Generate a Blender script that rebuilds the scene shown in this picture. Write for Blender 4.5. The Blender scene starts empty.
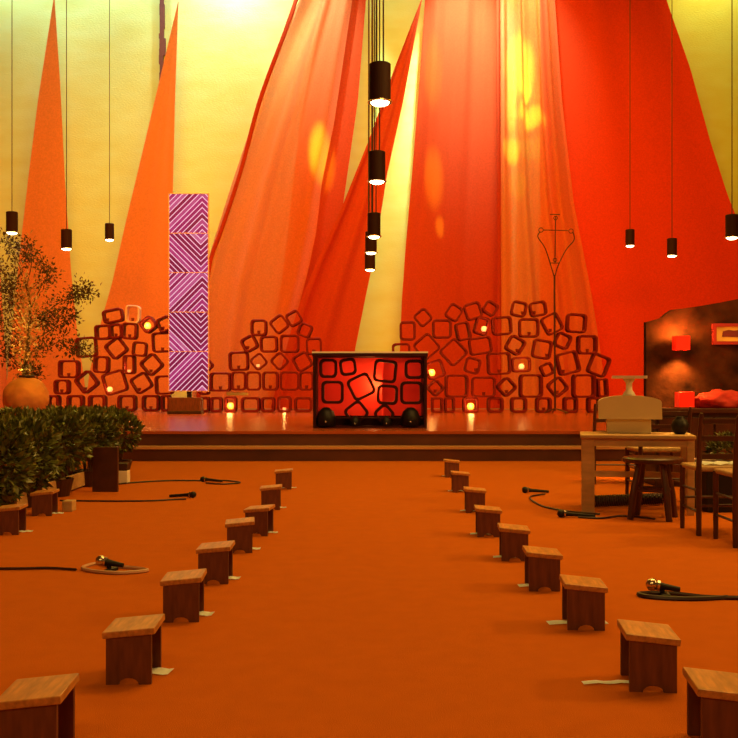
import bpy, bmesh, math, random
from mathutils import Vector, Matrix
random.seed(7)
R = math.radians
S = bpy.context.scene
C = S.collection
F = 1000.0
def P(px, py, D):
    "point of the place seen at that bearing from the aisle, D metres down the church"
    return Vector(((px-365)*D/F, D, 1-(py-386)*D/F))

# ------------------------------------------------------------ camera
cam = bpy.data.cameras.new('camera'); co = bpy.data.objects.new('camera', cam); C.objects.link(co)
co.location = (0, 0, 1); co.rotation_euler = (R(90), 0, 0)
cam.sensor_width = 36; cam.lens = 36*F/738
cam.shift_x = 4/738; cam.shift_y = 17/738
cam.clip_end = 200
S.camera = co
S.view_settings.view_transform = 'Standard'; S.view_settings.look = 'None'
S.view_settings.exposure = 0; S.view_settings.gamma = 1

# ------------------------------------------------------------ world and lights
w = bpy.data.worlds.new('world'); S.world = w; w.use_nodes = True
w.node_tree.nodes['Background'].inputs[0].default_value = (1, .35, .06, 1)
w.node_tree.nodes['Background'].inputs[1].default_value = .10
def light(kind, name, loc, aim, energy, color, **k):
    l = bpy.data.lights.new(name, kind); l.energy = energy; l.color = color
    sc = k.pop('scale', None)
    for a, v in k.items(): setattr(l, a, v)
    o = bpy.data.objects.new(name, l); C.objects.link(o); o.location = loc
    d = Vector(aim)-Vector(loc); o.rotation_euler = d.to_track_quat('-Z', 'Y').to_euler()
    if sc: o.scale = sc
    return o
# orange stage lighting high over the steps, aimed at the hangings
light('AREA', 'stage_wash', (-.5, 15.0, 11.5), (-1, 27, 1.8), 1160, (1, .32, .010), shape='RECTANGLE', size=18, size_y=1.5, spread=R(105))
light('AREA', 'stage_top', (0, 20.5, 13), (0, 20, 0), 830, (1, .70, .018), shape='RECTANGLE', size=14, size_y=4)
# lamps over the nave
light('AREA', 'nave_lamps', (3.5, 8.3, 9), (-.5, 8.3, 0), 760, (1, .56, .11), shape='RECTANGLE', size=3, size_y=8)
light('AREA', 'side_aisle_lamp', (8.5, 5.5, 5), (0, 6.5, 0), 285, (1, .56, .11), shape='SQUARE', size=.7)
light('AREA', 'nave_rear_lamps', (-1, -1, 5), (0, 9, 1.2), 140, (1, .60, .15), shape='RECTANGLE', size=5, size_y=1)
# spotlights behind the hangings, grazing down the yellow wall
for px, e in ((15, 3400), (112, 3600), (215, 5200), (262, 4600), (335, 2600), (395, 2400), (445, 2400), (520, 900), (715, 500)):
    x = (px-365)*27/F
    light('SPOT', 'wall_spotlight', (x, 26.75, 14.2), (x, 27.45, 8.8), e*(.46 if px < 300 else .12 if px < 460 else 3.0), (.62, .84, 1) if px < 300 else (.78, 1, .80) if px < 460 else (1, .72, .19), spot_size=R(80), spot_blend=1, shadow_soft_size=.15)
for px, e in ((325, 1500), (466, 4600), (530, 900)):
    x = (px-365)*26/F
    light('SPOT', 'cloth_spotlight', (x-.5, 23.8, 14.4), (x, 26.4, 10.4), e*3.4, (.42, 1, .78), spot_size=R(38), spot_blend=1, shadow_soft_size=.2)
# low sun-like beams from coloured windows falling on the cloths
for px, py, sx, sy, e in ((318, 148, .012, .028, 1), (520, 66, .016, .034, 1.3), (531, 116, .015, .012, 1), (512, 150, .009, .014, 1.), (511, 105, .006, .030, .8), (526, 90, .006, .010, 1.), (430, 60, .010, .04, .45), (431, 165, .010, .030, .6), (437, 213, .005, .010, .7)):
    t = P(px, py, 26.3)
    src = Vector((t.x-3, 15, 13.5)); dist = (t-src).length
    big = max(sx, sy)
    light('SPOT', 'window_beam', src, t, 42000*e, (.45, 1, .05), spot_size=2*math.atan(big*26.3/dist*1.1), spot_blend=1, shadow_soft_size=.02, scale=(sx/big, sy/big, 1))

# ------------------------------------------------------------ materials
def mat(name, col, rough=.6, metal=0, emit=None, es=0, noise=0, nscale=8, bump=0, bscale=60, spec=.5, stretch=None, col2=None):
    m = bpy.data.materials.new(name); m.use_nodes = True
    nt = m.node_tree; b = nt.nodes['Principled BSDF']
    b.inputs['Base Color'].default_value = (*col, 1); b.inputs['Roughness'].default_value = rough
    b.inputs['Metallic'].default_value = metal; b.inputs['Specular IOR Level'].default_value = spec
    if emit: b.inputs['Emission Color'].default_value = (*emit, 1); b.inputs['Emission Strength'].default_value = es
    tc = nt.nodes.new('ShaderNodeTexCoord'); mp = nt.nodes.new('ShaderNodeMapping')
    nt.links.new(tc.outputs['Object'], mp.inputs[0])
    if stretch: mp.inputs['Scale'].default_value = stretch
    if noise or col2:
        n = nt.nodes.new('ShaderNodeTexNoise'); n.inputs['Scale'].default_value = nscale; n.inputs['Detail'].default_value = 5
        nt.links.new(mp.outputs[0], n.inputs[0])
        r = nt.nodes.new('ShaderNodeValToRGB'); r.color_ramp.elements[0].position = .32; r.color_ramp.elements[1].position = .68
        c2 = col2 or tuple(c*(1-noise) for c in col)
        r.color_ramp.elements[0].color = (*c2, 1); r.color_ramp.elements[1].color = (*col, 1)
        nt.links.new(n.outputs[0], r.inputs[0]); nt.links.new(r.outputs[0], b.inputs['Base Color'])
    if bump:
        n2 = nt.nodes.new('ShaderNodeTexNoise'); n2.inputs['Scale'].default_value = bscale; n2.inputs['Detail'].default_value = 4
        nt.links.new(mp.outputs[0], n2.inputs[0])
        bp = nt.nodes.new('ShaderNodeBump'); bp.inputs['Strength'].default_value = bump; bp.inputs['Distance'].default_value = .02
        nt.links.new(n2.outputs[0], bp.inputs['Height']); nt.links.new(bp.outputs[0], b.inputs['Normal'])
    return m
M = dict(
    plaster=mat('plaster', (.66, .86, .30), .95, nscale=1.6, bump=.35, bscale=26, spec=.1, col2=(.64, .78, .22), stretch=(.6,1,1.6)),
    dark_wall=mat('dark_wall', (.25, .12, .05), .9),
    carpet=mat('carpet', (.58, .134, .009), .98, noise=.07, nscale=9, bump=.5, bscale=320, spec=.05),
    stage=mat('stage', (.45, .085, .018), .24, noise=.18, nscale=3, stretch=(.3, 2, 1)),
    riser=mat('riser', (.12, .030, .012), .38, noise=.5, nscale=2.5, stretch=(.6, 1, 1)),
    nosing=mat('nosing', (.55, .25, .10), .35),
    clay=mat('clay', (.19, .005, .003), .6, spec=.25, noise=.35, nscale=9, bump=.2, bscale=30),
    clay_white=mat('clay_white', (.9, .55, .35), .5),
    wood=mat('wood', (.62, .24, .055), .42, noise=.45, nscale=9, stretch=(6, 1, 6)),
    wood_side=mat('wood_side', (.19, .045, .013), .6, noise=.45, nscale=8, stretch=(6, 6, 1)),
    wood_pale=mat('wood_pale', (.60, .36, .15), .5, noise=.25, nscale=6, stretch=(1, 4, 4)),
    wood_dark=mat('wood_dark', (.055, .016, .008), .45, noise=.5, nscale=6, stretch=(5, 5, 1)),
    chairwood=mat('chairwood', (.085, .022, .010), .35, noise=.4, nscale=9),
    straw=mat('straw', (.60, .34, .14), .7, noise=.35, nscale=40, stretch=(1, 6, 1), bump=.4, bscale=80),
    cream=mat('cream', (.70, .54, .30), .6, noise=.08, nscale=3),
    white=mat('white', (.85, .78, .68), .5),
    paper=mat('paper', (.93, .96, 1), .7),
    black=mat('black', (.010, .005, .004), .5, spec=.3),
    steel=mat('steel', (.6, .5, .42), .25, metal=1),
    cable=mat('cable', (.035, .010, .008), .5),
    cable_pale=mat('cable_pale', (.52, .26, .15), .5),
    lampbody=mat('lampbody', (.03, .008, .004), .6, spec=.15),
    reflector=mat('reflector', (.75, .65, .5), .2, metal=1),
    bulb=mat('bulb', (1, .9, .7), .4, emit=(1, .80, .45), es=16),
    candle=mat('candle', (1, .8, .3), .4, emit=(1, .50, .04), es=1.5),
    candle_warm=mat('candle_warm', (1, .6, .3), .4, emit=(1, .40, .12), es=1.1),
    cup=mat('cup', (.20, .014, .006), .3),
    iron=mat('iron', (.05, .010, .006), .5),
    altar=mat('altar', (.045, .005, .004), .6, spec=.15, noise=.4, nscale=8),
    altar_back=mat('altar_back', (.60, .020, .006), .7, noise=.15, nscale=4),
    leaf=mat('leaf', (.16, .165, .025), .33, noise=.6, nscale=7, spec=.5),
    leaf2=mat('leaf2', (.09, .045, .012), .5, noise=.6, nscale=5),
    bark=mat('bark', (.10, .035, .012), .8),
    claypot=mat('claypot', (.78, .30, .09), .7, noise=.5, nscale=2.2, bump=.5, bscale=7),
    slab=mat('slab', (.085, .024, .008), .85, spec=.05, noise=.85, nscale=3.2, bump=.6, bscale=9, col2=(.012, .004, .002)),
    redglass=mat('redglass', (.8, .02, .01), .35, emit=(.85, .012, .002), es=.7),
    redcloth=mat('redcloth', (.55, .02, .01), .8, noise=.3, nscale=6),
    frame_red=mat('frame_red', (.32, .012, .01), .5),
    mat_board=mat('mat_board', (.75, .42, .08), .7),
    ink=mat('ink', (.15, .01, .01), .6),
    lead=mat('lead', (.95, .6, .75), .5),
)
def cloth_mat(name, col, trans=.45, alpha=1.0):
    m = bpy.data.materials.new(name); m.use_nodes = True; nt = m.node_tree
    for n in list(nt.nodes): nt.nodes.remove(n)
    out = nt.nodes.new('ShaderNodeOutputMaterial')
    tc = nt.nodes.new('ShaderNodeTexCoord')
    n = nt.nodes.new('ShaderNodeTexNoise'); n.inputs['Scale'].default_value = 25; n.inputs['Detail'].default_value = 6
    nt.links.new(tc.outputs['Object'], n.inputs[0])
    r = nt.nodes.new('ShaderNodeValToRGB'); r.color_ramp.elements[0].position = .3; r.color_ramp.elements[1].position = .7
    r.color_ramp.elements[0].color = tuple(c*.84 for c in col)+(1,); r.color_ramp.elements[1].color = (*col, 1)
    nt.links.new(n.outputs[0], r.inputs[0])
    d = nt.nodes.new('ShaderNodeBsdfDiffuse'); t = nt.nodes.new('ShaderNodeBsdfTranslucent')
    nt.links.new(r.outputs[0], d.inputs[0]); nt.links.new(r.outputs[0], t.inputs[0])
    mx = nt.nodes.new('ShaderNodeMixShader'); mx.inputs[0].default_value = trans
    nt.links.new(d.outputs[0], mx.inputs[1]); nt.links.new(t.outputs[0], mx.inputs[2])
    last = mx
    if alpha < 1:
        tr = nt.nodes.new('ShaderNodeBsdfTransparent'); m2 = nt.nodes.new('ShaderNodeMixShader'); m2.inputs[0].default_value = alpha
        nt.links.new(tr.outputs[0], m2.inputs[1]); nt.links.new(mx.outputs[0], m2.inputs[2]); last = m2
    nt.links.new(last.outputs[0], out.inputs[0])
    return m
M['cloth_orange'] = cloth_mat('cloth_orange', (.93, .30, .15), .35)
M['cloth_sheer'] = cloth_mat('cloth_sheer', (.88, .25, .11), .50, .86)
M['cloth_red'] = cloth_mat('cloth_red', (.68, .080, .032), .50)
M['cloth_deep'] = cloth_mat('cloth_deep', (.84, .066, .020), .20)

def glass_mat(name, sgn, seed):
    "diagonal strips of magenta glass between pale lead lines, with an added glow of their own"
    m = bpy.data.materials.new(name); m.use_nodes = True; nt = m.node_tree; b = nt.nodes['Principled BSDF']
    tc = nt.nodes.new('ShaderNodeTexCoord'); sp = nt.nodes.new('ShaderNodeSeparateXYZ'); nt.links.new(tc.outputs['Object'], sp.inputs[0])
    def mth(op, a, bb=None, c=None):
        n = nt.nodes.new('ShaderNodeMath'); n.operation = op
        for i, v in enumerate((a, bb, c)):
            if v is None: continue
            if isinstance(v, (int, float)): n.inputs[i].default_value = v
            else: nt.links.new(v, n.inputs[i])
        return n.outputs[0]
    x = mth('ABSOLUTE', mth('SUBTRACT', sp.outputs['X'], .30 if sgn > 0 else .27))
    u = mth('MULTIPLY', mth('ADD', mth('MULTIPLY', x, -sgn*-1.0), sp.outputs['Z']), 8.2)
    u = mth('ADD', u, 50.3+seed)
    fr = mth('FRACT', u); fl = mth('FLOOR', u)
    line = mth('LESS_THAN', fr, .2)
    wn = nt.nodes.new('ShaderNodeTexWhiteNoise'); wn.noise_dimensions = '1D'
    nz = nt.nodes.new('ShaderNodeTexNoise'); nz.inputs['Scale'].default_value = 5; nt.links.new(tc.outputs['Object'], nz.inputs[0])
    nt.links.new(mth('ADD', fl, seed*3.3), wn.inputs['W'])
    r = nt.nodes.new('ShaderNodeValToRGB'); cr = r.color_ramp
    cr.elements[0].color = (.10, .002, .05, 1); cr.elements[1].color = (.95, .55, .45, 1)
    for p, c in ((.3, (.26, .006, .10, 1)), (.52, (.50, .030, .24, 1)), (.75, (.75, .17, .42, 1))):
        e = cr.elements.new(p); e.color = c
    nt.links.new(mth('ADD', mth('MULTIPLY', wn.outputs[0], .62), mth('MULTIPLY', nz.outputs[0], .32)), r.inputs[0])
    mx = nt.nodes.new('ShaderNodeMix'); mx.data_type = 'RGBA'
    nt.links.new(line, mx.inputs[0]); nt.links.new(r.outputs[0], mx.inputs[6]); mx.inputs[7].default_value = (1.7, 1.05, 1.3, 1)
    nt.links.new(mx.outputs[2], b.inputs['Emission Color']); b.inputs['Emission Strength'].default_value = .55  # glow added so the magenta holds under the orange lamps
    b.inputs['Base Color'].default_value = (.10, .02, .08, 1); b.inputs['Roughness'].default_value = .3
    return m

# ------------------------------------------------------------ helpers
def obj(name, bm, m, parent=None, smooth=False, loc=None, rot=None):
    me = bpy.data.meshes.new(name)
    bmesh.ops.recalc_face_normals(bm, faces=bm.faces)
    if smooth:
        for f in bm.faces: f.smooth = True
    bm.to_mesh(me); bm.free()
    o = bpy.data.objects.new(name, me); C.objects.link(o)
    o.data.materials.append(M[m] if isinstance(m, str) else m)
    if parent: o.parent = parent
    if loc is not None: o.location = loc
    if rot is not None: o.rotation_euler = rot
    return o
def thing(name, label, cat, loc=(0, 0, 0), rz=0, group=None):
    o = bpy.data.objects.new(name, None); C.objects.link(o); o.location = loc; o.rotation_euler = (0, 0, rz)
    o['label'] = label; o['category'] = cat
    if group: o['group'] = group
    return o
def tag(o, label, cat, group=None):
    o['label'] = label; o['category'] = cat
    if group: o['group'] = group
    return o
def struct(o): o['kind'] = 'structure'; return o
def box(bm, x0, y0, z0, x1, y1, z1, bev=0, mtx=None):
    vs = [bm.verts.new(p) for p in ((x0,y0,z0),(x1,y0,z0),(x1,y1,z0),(x0,y1,z0),(x0,y0,z1),(x1,y0,z1),(x1,y1,z1),(x0,y1,z1))]
    fs = [bm.faces.new([vs[i] for i in f]) for f in ((0,3,2,1),(4,5,6,7),(0,1,5,4),(1,2,6,5),(2,3,7,6),(3,0,4,7))]
    if bev:
        es = list({e for f in fs for e in f.edges})
        res = bmesh.ops.bevel(bm, geom=es, offset=bev, segments=2, profile=.5, affect='EDGES')
        vs = list({v for f in res['faces'] for v in f.verts} | {v for v in vs if v.is_valid})
    if mtx is not None:
        for v in vs:
            if v.is_valid: v.co = mtx @ v.co
    return bm
def B(*a, **k): return box(bmesh.new(), *a, **k)
def tube(bm, pts, r, seg=8, cap=True, closed=False):
    pts = [Vector(p) for p in pts]; n = len(pts); rings = []
    up = Vector((0, 0, 1)); prev = None
    for i, p in enumerate(pts):
        if closed: d = pts[(i+1) % n]-pts[i-1]
        else: d = pts[min(i+1, n-1)]-pts[max(i-1, 0)]
        d.normalize()
        if prev is None:
            a = d.orthogonal().normalized()
        else:
            a = (prev-d*prev.dot(d))
            a = a.normalized() if a.length > 1e-6 else d.orthogonal().normalized()
        prev = a; b = d.cross(a)
        rr = r[i] if isinstance(r, (list, tuple)) else r
        rings.append([bm.verts.new(p+(a*math.cos(2*math.pi*k/seg)+b*math.sin(2*math.pi*k/seg))*rr) for k in range(seg)])
    m = n if closed else n-1
    for i in range(m):
        A, Bq = rings[i], rings[(i+1) % n]
        for k in range(seg): bm.faces.new((A[k], A[(k+1) % seg], Bq[(k+1) % seg], Bq[k]))
    if cap and not closed:
        bm.faces.new(rings[0][::-1]); bm.faces.new(rings[-1])
    return bm
def T(pts, r, seg=8, **k): return tube(bmesh.new(), pts, r, seg, **k)
def lathe(bm, prof, seg=24, c=(0, 0, 0), close=False):
    rings = []
    for r, z in prof:
        if r < 1e-5: rings.append([bm.verts.new((c[0], c[1], c[2]+z))])
        else: rings.append([bm.verts.new((c[0]+r*math.cos(2*math.pi*k/seg), c[1]+r*math.sin(2*math.pi*k/seg), c[2]+z)) for k in range(seg)])
    for A, Bq in zip(rings, rings[1:]):
        for k in range(seg):
            a = [A[0]] if len(A) == 1 else [A[k], A[(k+1) % seg]]
            b = [Bq[0]] if len(Bq) == 1 else [Bq[(k+1) % seg], Bq[k]]
            if len(a)+len(b) > 2: bm.faces.new(a+b)
    return bm
def L(prof, seg=24, c=(0, 0, 0)): return lathe(bmesh.new(), prof, seg, c)
def prism(outline, y0, y1):
    "outline in x,z extruded from y0 to y1"
    bm = bmesh.new()
    a = [bm.verts.new((x, y0, z)) for x, z in outline]; b = [bm.verts.new((x, y1, z)) for x, z in outline]
    n = len(a)
    bm.faces.new(a); bm.faces.new(b[::-1])
    for i in range(n): bm.faces.new((a[i], b[i], b[(i+1) % n], a[(i+1) % n]))
    return bm
def copy_tree(o, parent=None):
    c = o.copy(); C.objects.link(c); c.parent = parent
    for ch in list(o.children): copy_tree(ch, c)
    return c
def wire(pts, n=14):
    "smooth path through points (Catmull-Rom)"
    pts = [Vector(p) for p in pts]; q = [pts[0]]+pts+[pts[-1]]; out = []
    for i in range(1, len(q)-2):
        for k in range(n):
            t = k/n; a, b, c, d = q[i-1:i+3]
            out.append(.5*((2*b)+(c-a)*t+(2*a-5*b+4*c-d)*t*t+(3*b-a-3*c+d)*t**3))
    out.append(pts[-1]); return out
NUM = ['first', 'second', 'third', 'fourth', 'fifth', 'sixth', 'seventh', 'eighth', 'ninth', 'tenth', 'eleventh']

# ------------------------------------------------------------ structure
D1 = 1000/75; D2 = D1+.35; H1 = .187; H2 = .384; WALL = 27.5
struct(obj('floor', B(-13, -3, -.1, 13, D1, 0), 'carpet'))
struct(obj('floor_stage', B(-13, D2, 0, 13, WALL, H2-.04), 'riser'))
struct(obj('floor_stage_top', B(-13, D2-.03, H2-.04, 13, WALL, H2), 'stage'))
struct(obj('trim_1', B(-13, D1, 0, 13, D2, H1-.03), 'riser'))
struct(obj('trim_2', B(-13, D1-.02, H1-.03, 13, D2, H1), 'nosing'))
struct(obj('wall_back', B(-13, WALL, 0, 13, WALL+.3, 15.5), 'plaster'))
struct(obj('wall_left', B(-13.3, -3, 0, -13, WALL, 15.5), 'dark_wall'))
struct(obj('wall_right', B(13, -3, 0, 13.3, WALL, 15.5), 'dark_wall'))
struct(obj('ceiling', B(-13, -3, 15.5, 13, WALL, 15.7), 'dark_wall'))
# rough-edged joint in the yellow wall
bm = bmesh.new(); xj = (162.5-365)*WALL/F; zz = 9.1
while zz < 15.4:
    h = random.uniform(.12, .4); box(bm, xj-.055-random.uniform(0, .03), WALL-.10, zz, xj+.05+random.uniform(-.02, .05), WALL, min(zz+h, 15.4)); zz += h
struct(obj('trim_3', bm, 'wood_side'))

# ------------------------------------------------------------ hanging cloths
def at_y(poly, y):
    if y <= poly[0][1]:
        (x0, y0), (x1, y1) = poly[0], poly[1]; return x0+(x1-x0)*(y-y0)/(y1-y0)
    for (x0, y0), (x1, y1) in zip(poly, poly[1:]):
        if y <= y1: return x0+(x1-x0)*(y-y0)/(y1-y0)
    return poly[-1][0]
def cloth(label, left, right, D, m, folds=5, amp=.10, top=-95, power=1.0, seed=0, edge=0, sag=0):
    bm = bmesh.new(); nx, ny = max(24, folds*8), 60; rows = []
    bot = 386-(H2+.02-1)*F/D
    rr = random.Random(seed); ph = [rr.uniform(0, 6.28) for _ in range(4)]
    for j in range(ny+1):
        py = top+(bot-top)*j/ny; xl, xr = at_y(left, py), at_y(right, py)
        if xr < xl+.6: xr = xl+.6
        row = []
        for i in range(nx+1):
            u = i/nx
            p = P(xl+(xr-xl)*u, py, D)
            width = (xr-xl)*D/F
            a = amp*min(1, width/1.2)
            y = a*(.6*math.sin(folds*6.283*u+ph[0])+.3*math.sin(folds*1.7*6.283*u+ph[1]+py*.004)+.25*math.sin(2.2*6.283*u+ph[2]))
            if edge: y -= edge*math.exp(-(((u-.09)/.045)**2))*min(1, width)
            row.append(bm.verts.new((p.x, p.y+y, p.z)))
        rows.append(row)
    for A, Bq in zip(rows, rows[1:]):
        for i in range(nx): bm.faces.new((A[i], A[i+1], Bq[i+1], Bq[i]))
    o = obj('hanging_cloth', bm, m, smooth=True)
    return tag(o, label, 'cloth hanging', 'coloured cloths hung before the yellow wall')
cloth('orange cloth cut off by the left frame edge behind the small tree', [(-120, -100), (-70, 411)], [(-22, 0), (0, 269), (8, 400)], 26.95, 'cloth_orange', 2, .02, seed=1)
cloth('flat narrow orange triangular cloth, leftmost one with its point in view', [(54, -4), (38, 100), (28, 180), (20, 250), (12, 330), (4, 411)], [(54.4, -4), (60, 80), (65, 180), (71, 270), (78, 340), (83, 370), (88, 411)], 26.7, 'cloth_orange', 1, .02, top=-4, seed=2)
cloth('flat orange triangular cloth with its point above the purple glass panel', [(178, 2), (150, 120), (125, 225), (112, 283), (102, 318), (90, 370), (84, 411)], [(178.4, 2), (175, 100), (172.5, 200), (171, 300), (170, 411)], 26.7, 'cloth_orange', 1, .02, top=2, seed=3)
c3 = cloth('sheer orange cloth right of the purple panel with a dark fold along its edge', [(298, 0), (272, 60), (252, 120), (232, 180), (213, 240), (201, 280), (190, 411)], [(352, 0), (334, 122), (322, 180), (316, 232), (308, 270), (295, 320), (280, 411)], 26.4, 'cloth_sheer', 3, .14, seed=4, edge=.38)
cloth('red-orange cloth strip tucked behind the sheer cloth right of the panel', [(325, 0), (300, 122), (288, 232), (265, 411)], [(366, 0), (358, 100), (343, 205), (325, 300), (312, 411)], 26.75, 'cloth_red', 2, .05, seed=5)
cloth('narrow slanting red cloth that passes behind the middle row of pendant lamps', [(421, 0), (395, 67), (369, 140), (342, 207), (314, 268), (300, 303), (290, 335), (270, 411)], [(422, 0), (403, 102), (387, 175), (375, 252), (365, 300), (355, 350), (345, 411)], 26.1, 'cloth_red', 2, .09, top=-1, seed=6, edge=.2)
cloth('pleated red cloth directly right of the yellow gap above the altar', [(427, -60), (425, 0), (418, 101), (412, 175), (406, 244), (402, 300), (400, 350), (398, 411)], [(503, 0), (503, 411)], 26.7, 'cloth_red', 3, .09, seed=8)
c6 = cloth('sheer orange cloth with yellow light patches behind the tall thin cross', [(498, -60), (499, 0), (500, 411)], [(556, 0), (563, 98), (575, 203), (591, 285), (600, 340), (609, 411)], 26.3, 'cloth_sheer', 4, .20, seed=9)
cloth('broad deep red cloth, widest of all, on the right side', [(540, 0), (540, 411)], [(664, -10), (666, 0), (690, 69), (710, 142), (727, 195), (735, 215), (750, 260), (770, 330), (785, 411)], 26.75, 'cloth_deep', 3, .05, seed=10)

obj('gathered_fold', T(wire([P(a, b, 26.0) for a, b in ((318, -70), (297, -3), (285, 32), (260, 100), (241, 170), (223, 225), (209, 268), (203, 330), (198, 404))], 6), .055, 8), 'cloth_red', c3, smooth=True)  # separate darker tube added; the fold's dark line is in its colour
obj('gathered_fold', T(wire([P(a, b, 26.25) for a, b in ((499, -70), (498, 0), (498.5, 150), (499, 300), (499.5, 404))], 6), .05, 8), 'cloth_red', c6, smooth=True)

# ------------------------------------------------------------ clay blocks
def ring_block(w, h, depth, t, rad=.07, seg=4):
    bm = bmesh.new()
    def loop(w, h, r, y):
        pts = []
        for cx, cz, a0 in ((w/2-r, h/2-r, 0), (-w/2+r, h/2-r, 90), (-w/2+r, -h/2+r, 180), (w/2-r, -h/2+r, 270)):
            for k in range(seg+1):
                a = R(a0+90*k/seg); pts.append(bm.verts.new((cx+r*math.cos(a), y, cz+r*math.sin(a))))
        return pts
    ri = max(.015, rad-t*.6)
    b = .008
    Ls = [loop(w-2*b, h-2*b, rad-b, -depth/2), loop(w, h, rad, -depth/2+b), loop(w, h, rad, depth/2-b), loop(w-2*b, h-2*b, rad-b, depth/2),
          loop(w-2*t+2*b, h-2*t+2*b, ri+b, depth/2), loop(w-2*t, h-2*t, ri, depth/2-b), loop(w-2*t, h-2*t, ri, -depth/2+b), loop(w-2*t+2*b, h-2*t+2*b, ri+b, -depth/2)]
    n = len(Ls[0])
    for i in range(8):
        A, Bq = Ls[i], Ls[(i+1) % 8]
        for k in range(n): bm.faces.new((A[k], A[(k+1) % n], Bq[(k+1) % n], Bq[k]))
    return bm
BDS = {'left': 24.3, 'middle': 23.45, 'right': 22.95}
piles = {
 'left': [
  [(52,403,12,16,0),(74,403,16,16,0),(96,403,17,16,0),(126,403,18,16,0),(150,403,17,16,0),(165,403,9,16,0)],
  [(61,387,14,14,0),(85,382,17.5,17.5,38),(113.5,382.5,21,21,17),(140,383,17,17,32),(163.5,385,17,18,2)],
  [(67,369,19,17,0),(100.5,364.5,14,16,-3),(128,364.5,11,18,0),(151,364.5,17,17,41)],
  [(85,347,19,19,5),(115,348,17,17,38),(139,349,13.5,14,-5),(161.5,342,20,19,3)],
  [(102,332,15,14,3),(115.5,331,12,14,5),(129,331,14,15.5,-3),(148,324.5,13.5,13.5,38),(164.5,324,14,14,25)],
  [(111.5,315.5,19,13,12),(132,314,13,16.5,-2)]],
 'middle': [
  [(204,404,10,14,0),(215.5,404,12,14,0),(230,404,12,15,0),(250,404,19,14,0),(267.5,404,14,14,0),(284,403.5,14,15,0),(303,404,18,14,0)],
  [(220,382,20,18,0),(238,381,14,18,0),(253,381,14,18,0),(270,381,15,18,0),(289,381,18,18,0),(306,381,14,18,0)],
  [(204,365,13.5,13.5,42),(238,361,18.5,18,2),(258,361.5,13.5,13.5,39),(279,361,14,14,43),(302,361.5,16,16,30)],
  [(249,343.5,14,14,28),(268.5,344,16.5,15.5,2),(289,343.5,18,17,0),(313.5,346,15,16,2)],
  [(258.5,327.5,15,15.5,0),(279,324,15,15,38),(293.5,318,13.5,13.5,30),(304.5,330,13,13,-22)]],
 'right': [
  [(437.5,404.5,12,15,0),(450,404.5,10.5,15,0),(471,404.5,15.5,15,0),(496,404.5,16,15,0),(519.5,404.5,16,15,0),(544.5,404.5,15.5,15,0),(571.5,404.5,14,15,0),(595,404.5,13,15,0)],
  [(436,388,13,13,42),(457,386,21.5,21.5,0),(484,387,22.5,19.5,0),(507.5,387,15,15,43),(532,386,21.5,22,0),(558.5,387,16,16,38),(584.5,386,21.5,22,0),(603.5,388,10,18,3)],
  [(435.5,369.5,17,17,18),(473,365.5,14.5,15,-15),(499.5,363.5,22,21,3),(522,364.5,18,14.5,2),(548.5,369.5,12,12,25),(569,363,20.5,21,14),(600.5,365,18,20,-22)],
  [(401.5,352,17,17,2),(427,346.5,20,20,41),(454,352,20.5,20.5,43),(481,345.5,21.5,16.5,9),(516,345,16,16,-30),(543,349,18,18,-10),(564,340.5,14.5,14.5,-25),(588.5,344.5,18.5,18,0)],
  [(408,330.5,15,18,0),(442.5,328.5,18,18,0),(463.5,331,13.5,17.5,12),(482.5,325.5,13,17,-15),(502.5,325.5,18.5,17.5,4),(530,327.5,19,18,0),(553,323.5,17,18.5,27),(577,323,18.5,18,-4)],
  [(423.5,317,14.5,14.5,41),(454.5,312,14,15,-32),(474,310.5,16,16,17),(491,308,13,12.5,-32),(520,308.5,14.5,14.5,-12),(539,308.5,16,14,10)]]}
lit = {('left',4,3):1,('left',1,2):2,('right',4,3):2,('right',2,0):1,('right',2,3):2,('right',0,2):1,('middle',0,2):1,('left',2,2):3,('middle',2,2):3,('middle',0,5):3}
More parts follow.
